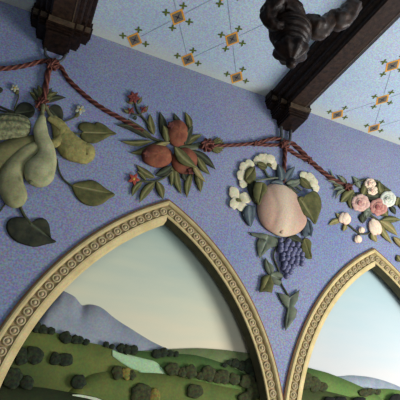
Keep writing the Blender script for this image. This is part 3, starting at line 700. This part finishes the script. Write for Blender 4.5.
t = sprig('pomegranate_sprig', 'upright sprig of dull red blossoms above the cord left of the pomegranates', 'sprig', [
    ((134, 103), (126.5, 101), 1.6, 'leaf'), ((137, 104), (142, 96.5), 1.6, 'leaf'), ((131, 113), (123, 109), 1.8, 'leaf'), ((142, 113), (148.5, 105.5), 1.7, 'leaf'), ((137, 117), (132.5, 118.5), 2, 'leaf_dark')],
    [([(150, 128), (146, 121), (141.5, 116), (138, 112), (136, 107), (134.5, 101)], 1.0), ([(140, 115), (134, 114.5), (131, 112)], .8), ([(140, 115), (142, 112), (143.5, 110)], .8)])
star_flower(t, (133.6, 97.5), 6.6, .014, 'red_dark', n=6)
for c, rr in (((131, 110.5), 4.2), ((143.5, 109.5), 4)):
    star_flower(t, c, rr, .013, 'red_dark', 'bud', 4, .6)
t = thing('cord_tie', 'dark reddish tie with green leaf tuft right of the pomegranates', 'tie', at((208, 145), .012))
f = knot(207.5, 145.2, 5.6, .014, 4, 2.0, .8); f(t)
tf = Geo()
for k in range(9):
    a = -1.5 + 3.0 * k / 8; blade(tf, (212, 145.3), (217.5 + 7.5 * math.cos(a), 145.3 + 8.5 * math.sin(a)), 2.6, .010 + .001 * (k % 3), .05)
tf.build('leaf_tuft', M['leaf'], t)

# ------------------------------------------------------------------ peach, cream flowers, vine leaves
pk = thing('peach', 'very large pale pink peach hanging under the right beam', 'peach', at((281, 236), .01))
g = Geo()
out = spline([(p[0], p[1], 0) for p in [(277, 183.5), (267, 185.5), (260, 193), (257, 204), (258, 216), (263, 226), (272, 233), (282, 237), (293, 235.5), (302, 230), (306.5, 221), (304, 208), (298, 197), (289, 188)]], 4, True)
out = [(p.x, p.y) for p in out]
def furrow(th, k):
    x, y = k * math.cos(th), k * math.sin(th)            # unit disc of the fruit, x right, y down
    return -.006 * math.exp(-((x + .32 + .22 * y * y) / .10) ** 2) * (1 - k ** 6) - .004 * math.exp(-((x - .42 + .2 * y) / .12) ** 2) * (1 - k ** 6) * max(0, min(1, .6 + y))
AN = [math.atan2(p[1] - 211, (p[0] - 280)) for p in out]
crease = lambda th, k: furrow(AN[int(round(th / (2 * PI) * len(out))) % len(out)], k)
puff(g, out, .012, .056, 12, (280, 211), crease, lambda th, k: max(0, 1 - abs(k * math.cos(AN[int(round(th / (2 * PI) * len(out))) % len(out)]) - .1) * 2.0) * .9)
g.build('skin', M['peach'], pk)
g = Geo(); puff(g, ell(282, 231.5, 2, 2.4, 0, 10), .038, .008, 4); g.build('nub', M['peach_nub'], pk)
def bell(c, petals, label, calyx=None, path=None, d=.012, throat=None):
    """cream blossom of ruffled overlapping petals, each traced as centre, radii and turn"""
    t = thing('cream_blossom', label, 'flower', at(c, d))
    for i, (x, y, rx, ry, rot) in enumerate(petals):
        g = Geo(); puff(g, ell(x, y, rx, ry, rot, 30, .2, x), d + .002 * (i % 3), .006, 7, fn=lambda th, k: .0009 * math.cos(6 * th + x) * k * k, mark=lambda th, k: max(0, min(1, .75 - .28 * math.hypot(x + rx * k * math.cos(th + rot) - c[0], y + ry * k * math.sin(th + rot) - c[1]) / 2.2)))
        g.build('petal', M['cream_flower'], t)
    if calyx:
        g = Geo(); leaf_outline(g, calyx, calyx[0], calyx[len(calyx) // 2], d + .012, .008); g.build('calyx', M['leaf'], t)
    if path: g = Geo(); stem(g, path, 1.0, d); g.build('stem', M['leaf_grey'], t)
    if throat: g = Geo(); puff(g, ell(throat[0], throat[1], 2.4, 1.9, .5, 12), d + .012, .003, 3); g.build('throat', M['leaf'], t)
    return t
bell((264, 164), [(258, 160.5, 5, 4.4, .2), (263, 157.5, 6, 4.4, -.2), (269.5, 159, 6, 4.6, .5), (274, 165, 3.4, 5, -.3), (266, 161.5, 7, 4.6, .2)], 'cream bell flower above the peach facing right, highest of the cream ones',
     [(257, 164), (260.5, 161.5), (265, 163.5), (267, 167.5), (264, 170), (259, 168)], [(263, 168), (265.5, 172), (268.5, 176.5), (276, 178.5)], throat=(269.6, 165))
bell((249, 174), [(249.5, 163.5, 5, 3.6, .5), (244, 167, 5, 5, 0), (241.5, 174.5, 4.6, 5.6, .1), (243, 183, 4, 5.4, -.25)], 'cream flower seen from behind at upper left of the peach',
     [(254.5, 168), (249.5, 167), (245, 172.5), (245, 180), (250, 184), (256, 178)])
bell((239.5, 200), [(234.5, 193.5, 5, 7, -.45), (244.5, 197.5, 6.4, 4.8, .6), (234.5, 203, 4.6, 6, .2), (242, 206.5, 7, 4.6, .5)], 'open cream four-petalled flower at far left of the peach', throat=(238.4, 200))
bell((307, 183), [(304, 175, 4.6, 3.8, .3), (309.5, 177.5, 6, 4.6, .6), (313.5, 182.5, 4.4, 5.4, -.3), (315.6, 187.5, 3.4, 4.6, -.4)], 'cream flower at upper right of the peach',
     [(300, 178), (304.5, 178), (309.5, 182.5), (311, 189), (304, 187.5), (299.5, 183)])
def one_leaf(base, tip, w_, d, mat, label, bend=0.06, shape='ovate'):
    g = Geo(); blade(g, base, tip, w_, d, bend, .4, shape, 14); solo(g, 'leaf', M[mat], label, 'leaf')
single_leaf([(255, 183), (261, 182), (266.5, 185), (267, 191), (263, 196), (259.5, 205), (256, 202), (253, 193)], (262, 184), (258.5, 203.5), None, .045, 'leaf', 'rounded olive leaf overlapping the upper left of the peach')
single_leaf([(246, 172), (251, 170), (255, 178), (257.5, 187), (256, 203), (251, 198), (247, 186)], (249, 173), (256, 201), None, .008, 'leaf_dark', 'long dark leaf between the cream flowers and the peach')
one_leaf((249, 205), (250.5, 227), 7.2, .010, 'leaf_blue', 'dark blue green leaf at left of the peach below the open cream flower', .05)
single_leaf([(297, 199), (301, 196), (307, 198), (310, 192), (316, 191.5), (320.5, 198), (321.5, 207), (318.5, 217), (315, 224.5), (309, 218), (302, 213), (298, 206)], (300, 199), (315, 223.5), None, .046, 'leaf', 'big olive leaf overlapping the right side of the peach')
single_leaf([(303, 223), (307, 219), (311, 222), (313.5, 229), (311.5, 237), (308, 234), (304.5, 238), (301.5, 233)], (308, 221), (310, 236), None, .012, 'leaf_blue', 'dark blue leaf at lower right of the peach', smooth=False)
one_leaf((281.5, 181), (278, 164), 5, .018, 'leaf_blue', 'slate blue leaf standing left of the cord above the peach', .05)
one_leaf((284, 182), (295, 166.5), 4.6, .018, 'leaf_blue', 'slate blue leaf leaning right of the cord above the peach', -.05)
one_leaf((286, 184), (303, 179), 4.4, .02, 'leaf_grey', 'grey green leaf lying right along the top of the peach', .08)
one_leaf((283, 185), (270.5, 182.5), 4, .024, 'leaf_blue', 'small slate leaf lying left along the top of the peach', .08)
one_leaf((287, 186), (299, 193), 3, .026, 'leaf_dark', 'small dark leaf on the upper right shoulder of the peach', .08)
g = Geo(); stem(g, [(252, 180.5), (260, 180), (270, 178.5), (278, 178), (286, 180), (295, 185), (301, 190)], 1.0, .02); solo(g, 'vine', M['leaf_grey'], 'thin grey green vine running over the top of the peach', 'vine')

# grapes: bunch of berries with stalk and leaves
gb = thing('grape_bunch', 'bunch of dusky blue grapes hanging under the peach', 'grapes', at((291, 276), .012))
rows = [(241, 281, 289, 2), (245.5, 280, 297, 4), (250, 281, 299.5, 5), (254.5, 282, 301, 5), (259, 283, 302.5, 5), (263.3, 284, 301, 4), (267.5, 284, 293, 3), (271.5, 285.5, 289.5, 2), (275.5, 287, 287, 1)]
for ri, (y, xa, xb, n) in enumerate(rows):
    for k in range(n):
        x = (xa + (xb - xa) * k / max(1, n - 1)) + (.7 if ri % 2 else -.6); yy = y + random.uniform(-.9, .9); r = random.uniform(2.75, 3.25)
        g = Geo(); puff(g, ell(x, yy, r, r * 1.06, 0, 14), .012 + .004 * ((k + ri) % 3), .019, 6, mark=lambda th, k_: max(0, 1 - ((k_ * math.cos(th) - .35) ** 2 + (k_ * math.sin(th) + .4) ** 2) * 5) * .8)
        g.build('grape', M['grape'], gb)
g = Geo(); stem(g, [(289, 233), (289, 240), (290, 250), (289, 262)], 1.0, .012); g.build('stalk', M['stem'], gb)
single_leaf([(303, 239), (308, 238.5), (311.5, 243), (311, 250), (312, 258.5), (306, 258), (302, 252), (301, 245)], (304, 240), (310.5, 257.5), None, .008, 'leaf', 'olive leaf right of the grape bunch')
single_leaf([(289, 238), (294, 234), (300, 237.5), (303, 243), (298, 247), (292, 245.5)], (290, 238), (302, 243), None, .012, 'leaf_dark', 'dark leaf between the peach and the grapes')
single_leaf([(266, 234), (272, 236.5), (281, 241.5), (277, 247), (270.5, 247.5), (266, 252), (259.5, 258.5), (257, 250), (256.5, 243), (259, 238), (252, 236), (249, 232.5), (257, 233)], (268, 235.5), (260.5, 256), [(268, 235.5), (275, 238), (284, 241)], .010, 'leaf_grey', 'lobed grey green vine leaf left of the grapes under the peach', smooth=False)
vt = thing('vine_tendril', 'thin curling tendril with three grey green leaves left of the grapes', 'vine', at((270, 294), .008))
g = Geo(); stem(g, [(283, 244), (276, 249), (273.5, 256), (276, 264), (278.5, 270), (279, 275)], .8, .009); g.build('stem', M['stem'], vt)
g = Geo(); leaf_outline(g, [(265, 258), (268.5, 262), (273.5, 266), (273.5, 273), (270, 276), (266, 271), (264, 265)], (271, 275), (266, 260), .010, .009); g.build('leaf', M['leaf_grey'], vt)
g = Geo(); leaf_outline(g, [(270, 273), (276, 271), (283.5, 274), (281, 280), (279.5, 286), (274, 284), (269, 279)], (270, 275), (282, 280), .012, .009, smooth=False); g.build('leaf', M['leaf_grey'], vt)
g = Geo(); leaf_outline(g, [(270, 276), (274, 284), (272, 293), (266, 291.5), (259, 292.5), (261, 284), (261.5, 277), (266, 274.5)], (270, 276), (262, 291), .014, .009, smooth=False); g.build('leaf', M['leaf'], vt)
vt = thing('vine_tendril', 'thin tendril ending in a three-lobed leaf, lowest point of the peach hanging', 'vine', at((286, 330), .008))
g = Geo(); stem(g, [(279, 275), (281, 283), (285, 290), (289.5, 297.5)], .8, .009); g.build('stem', M['stem'], vt)
g = Geo(); leaf_outline(g, [(289, 297), (285, 294.5), (277, 292.3), (280, 299), (284, 305.5), (287, 309), (286, 314), (284.3, 321), (285.4, 331), (290, 325), (295.5, 318), (297.5, 310), (294, 306.5), (298, 300), (299.7, 289.5), (293.5, 294)], (289.5, 298), (286, 329), .010, .010, smooth=False); g.build('leaf', M['leaf_grey'], vt)

# ------------------------------------------------------------------ roses
def rose(cx, cy, rx, ry, mat, label, d=.016, rot=0., name='rose', n=6):
    """open rose: wide outer petals, a second ring, a rolled spiral heart"""
    t = thing('rose', label, 'rose', at((cx, cy), d))
    k0 = random.uniform(0, 6)
    def ring(n, off, sz, asp, dd, nm, dep, seed):
        for i in range(n):
            a = k0 + seed + 2 * PI * i / n; g = Geo()
            puff(g, ell(cx + rx * off * math.cos(a), cy + ry * off * math.sin(a), rx * sz * asp, ry * sz, a, 20, .22, i + cx + seed), dd + .0014 * (i % 3), dep, 6,
                 fn=lambda th, k: -dep * .55 * max(0, 1 - abs(k * math.cos(th) + .25) * 1.5), mark=lambda th, k: max(0, .62 - .85 * (k * math.cos(th) * .5 + .5)) + (.25 if k > .97 else 0))
            g.build(nm, M[mat], t)
    ring(n, .46, .6, .82, d, 'petal', .011, 0)
    ring(4, .24, .42, .8, d + .008, 'inner_petal', .009, .6)
    g = Geo()
    for q in range(3):
        sweep(g, [(cx + rx * (.08 + .07 * q) * math.cos(k0 + q * 2 + u), cy + ry * (.08 + .07 * q) * math.sin(k0 + q * 2 + u)) for u in (0, .7, 1.4, 2.1, 2.8, 3.5)], rx * .085, d + .018, .9, 6, 4, mark=lambda u, th: .6 if q != 1 else .1)
    g.build('heart', M[mat], t)
    return t
def rosebud(cx, cy, rx, ry, mat, label, rot=0, d=.012):
    t = thing('rosebud', label, 'rosebud', at((cx, cy), d))
    for i, (dx, dy, sx, sy) in enumerate(((-.3, .05, .72, .95), (.32, .1, .7, .9), (0, -.1, .62, .95))):
        c, s = math.cos(rot), math.sin(rot); x, y = dx * rx, dy * ry
        g = Geo(); puff(g, ell(cx + x * c - y * s, cy + x * s + y * c, rx * sx, ry * sy, rot, 16, .08, i + cx), d + .002 * i, .012 * min(1, rx / 5), 5, mark=lambda th, k: .55 if k > .9 else 0); g.build('petal', M[mat], t)
    return t
sprig('rose_branch', 'spiky grey green leaf tuft at the cord end left of the roses', 'leaves', [
    ((346, 188), (329.8, 169), 1.7, 'leaf_grey', -.12), ((346, 187), (337, 175), 1.7, 'leaf_grey', .1), ((346, 188), (326.5, 180), 1.7, 'leaf_grey', .06), ((346, 188), (332.5, 190.5), 1.8, 'leaf_grey', .12),
    ((346, 189), (335, 199.5), 1.8, 'leaf_grey', .15), ((347, 186), (341, 175.5), 1.5, 'leaf', .06), ((346, 188), (333, 184.5), 1.6, 'leaf', -.04)], d=.010)
t = thing('cord_tie', 'small red tie binding the rose stems beside the spiky tuft', 'tie', at((348.5, 187), .014)); knot(348.5, 187, 3.2, .016, 3, 1.3, 1.2)(t)
sprig('rose_branch', 'dull olive leaves behind the pink and cream roses by the tie', 'leaves', [
    ((354, 190), (340.5, 202.5), 5, 'leaf', .05), ((360, 188), (352.5, 176.5), 3, 'leaf_grey'), ((354, 192), (351, 209), 4.2, 'leaf', .08), ((362, 196), (366, 179), 4.2, 'leaf'), ((382, 196), (379.5, 180.5), 4.2, 'leaf', -.1), ((381, 191), (391, 192), 4, 'leaf'), ((366, 196), (384, 197), 5, 'leaf_dark', 0), ((366, 200), (349, 197), 5, 'leaf_dark', .05), ((384, 204), (396, 196), 5, 'leaf', .1), ((372, 206), (364, 219), 4.5, 'leaf_grey', .05), ((382, 208), (388, 216), 4.5, 'leaf', .1), ((364, 188), (378, 192), 5, 'leaf', .1)],
    [([(350, 187), (357, 182), (366, 179.5), (376, 181), (383, 186), (390, 191)], .9)], d=.006)
sprig('rose_branch', 'small leaves hanging right of the white rose at the right edge', 'leaves', [
    ((390, 206), (395.5, 214.5), 2.6, 'leaf_dark'), ((399, 197), (396, 206), 3.6, 'leaf'), ((399, 198), (405, 212), 4.4, 'leaf')], d=.006)
sprig('rose_branch', 'long golden olive leaves spreading under the deep pink rose', 'leaves', [
    ((380, 221), (401, 220), 3.4, 'leaf', -.06), ((379, 220.5), (397.5, 235.5), 3.8, 'leaf_gold', -.06), ((378, 222), (392, 243.5), 3, 'leaf_gold', .05), ((372, 231), (377, 242), 3.2, 'leaf_gold', .1), ((393, 237), (403, 249), 2.8, 'leaf_gold', -.08), ((397, 255), (402, 262), 3, 'leaf', .1),
    ((365, 213), (362.5, 223.5), 4, 'leaf_dark', .1)], [([(365, 209), (370, 215), (379, 221)], 1.0)], d=.006)
sprig('rose_sprig', 'thin curved stem with small leaves carrying the lower left rosebuds', 'sprig', [
    ((341, 220.5), (328.5, 225), 2.8, 'leaf_gold', .1), ((341, 220), (336, 213), 2.2, 'leaf_gold'), ((345.5, 224), (343, 231.5), 2.4, 'leaf_gold')],
    [([(346, 223), (351, 227), (357, 232), (362, 234), (368, 233.5), (372, 230)], .8), ([(360, 233.5), (359, 237)], .7)], d=.006)
rose(370, 183.6, 6.2, 5.4, 'rose_cream', 'upper cream rose at the top of the rose cluster', rot=0)
rose(372.5, 190.5, 5.4, 5, 'rose_cream', 'lower cream rose just under the topmost one', d=.02)
rose(360.5, 203, 9.8, 9.2, 'rose_pink', 'full pink rose at left of the rose cluster')
rose(378.5, 207, 10, 8.6, 'rose_deep', 'deep pink rose at centre bottom of the rose cluster', d=.018)
rose(388, 199, 8.4, 8.4, 'rose_white', 'white spiral rose at right of the rose cluster', d=.02)
rosebud(344.8, 218.3, 6.4, 6, 'rose_cream', 'half open pale pink rosebud at far left of the roses', .4)
rosebud(374.8, 227, 6.2, 8.8, 'rose_cream', 'large pale pink rosebud hanging under the deep pink rose', -.3)
rosebud(361.6, 230, 3.2, 3.2, 'rose_cream', 'tiny pale rosebud on the thin stem, upper of two')
rosebud(358, 239, 3.8, 4, 'rose_cream', 'tiny pale rosebud at the stem bottom, above the right arch')

# ------------------------------------------------------------------ light: cool room light, window-like source on the right
wd = bpy.data.worlds.new('room_air'); SC.world = wd; wd.use_nodes = True
wd.node_tree.nodes['Background'].inputs[0].default_value = (.72, .84, 1, 1); wd.node_tree.nodes['Background'].inputs[1].default_value = .08
def area(name, loc, target, sx, sy, energy, col):
    l = bpy.data.lights.new(name, 'AREA'); l.shape = 'RECTANGLE'; l.size = sx; l.size_y = sy; l.energy = energy; l.color = col
    o = bpy.data.objects.new(name, l); COL.objects.link(o); o.location = loc
    o.rotation_euler = (Vector(target) - Vector(loc)).to_track_quat('-Z', 'Y').to_euler(); return o
area('window_light', (3.5, -2.3, 1.25), (1.2, 0, 2.4), 1.4, 1.7, 205, (1, .98, .96))
area('fill_light', (.3, -4.4, .8), (.6, 0, 1.3), 1.6, 1.2, 40, (.88, .94, 1))  # added frontal fill behind the camera, stands for no known window
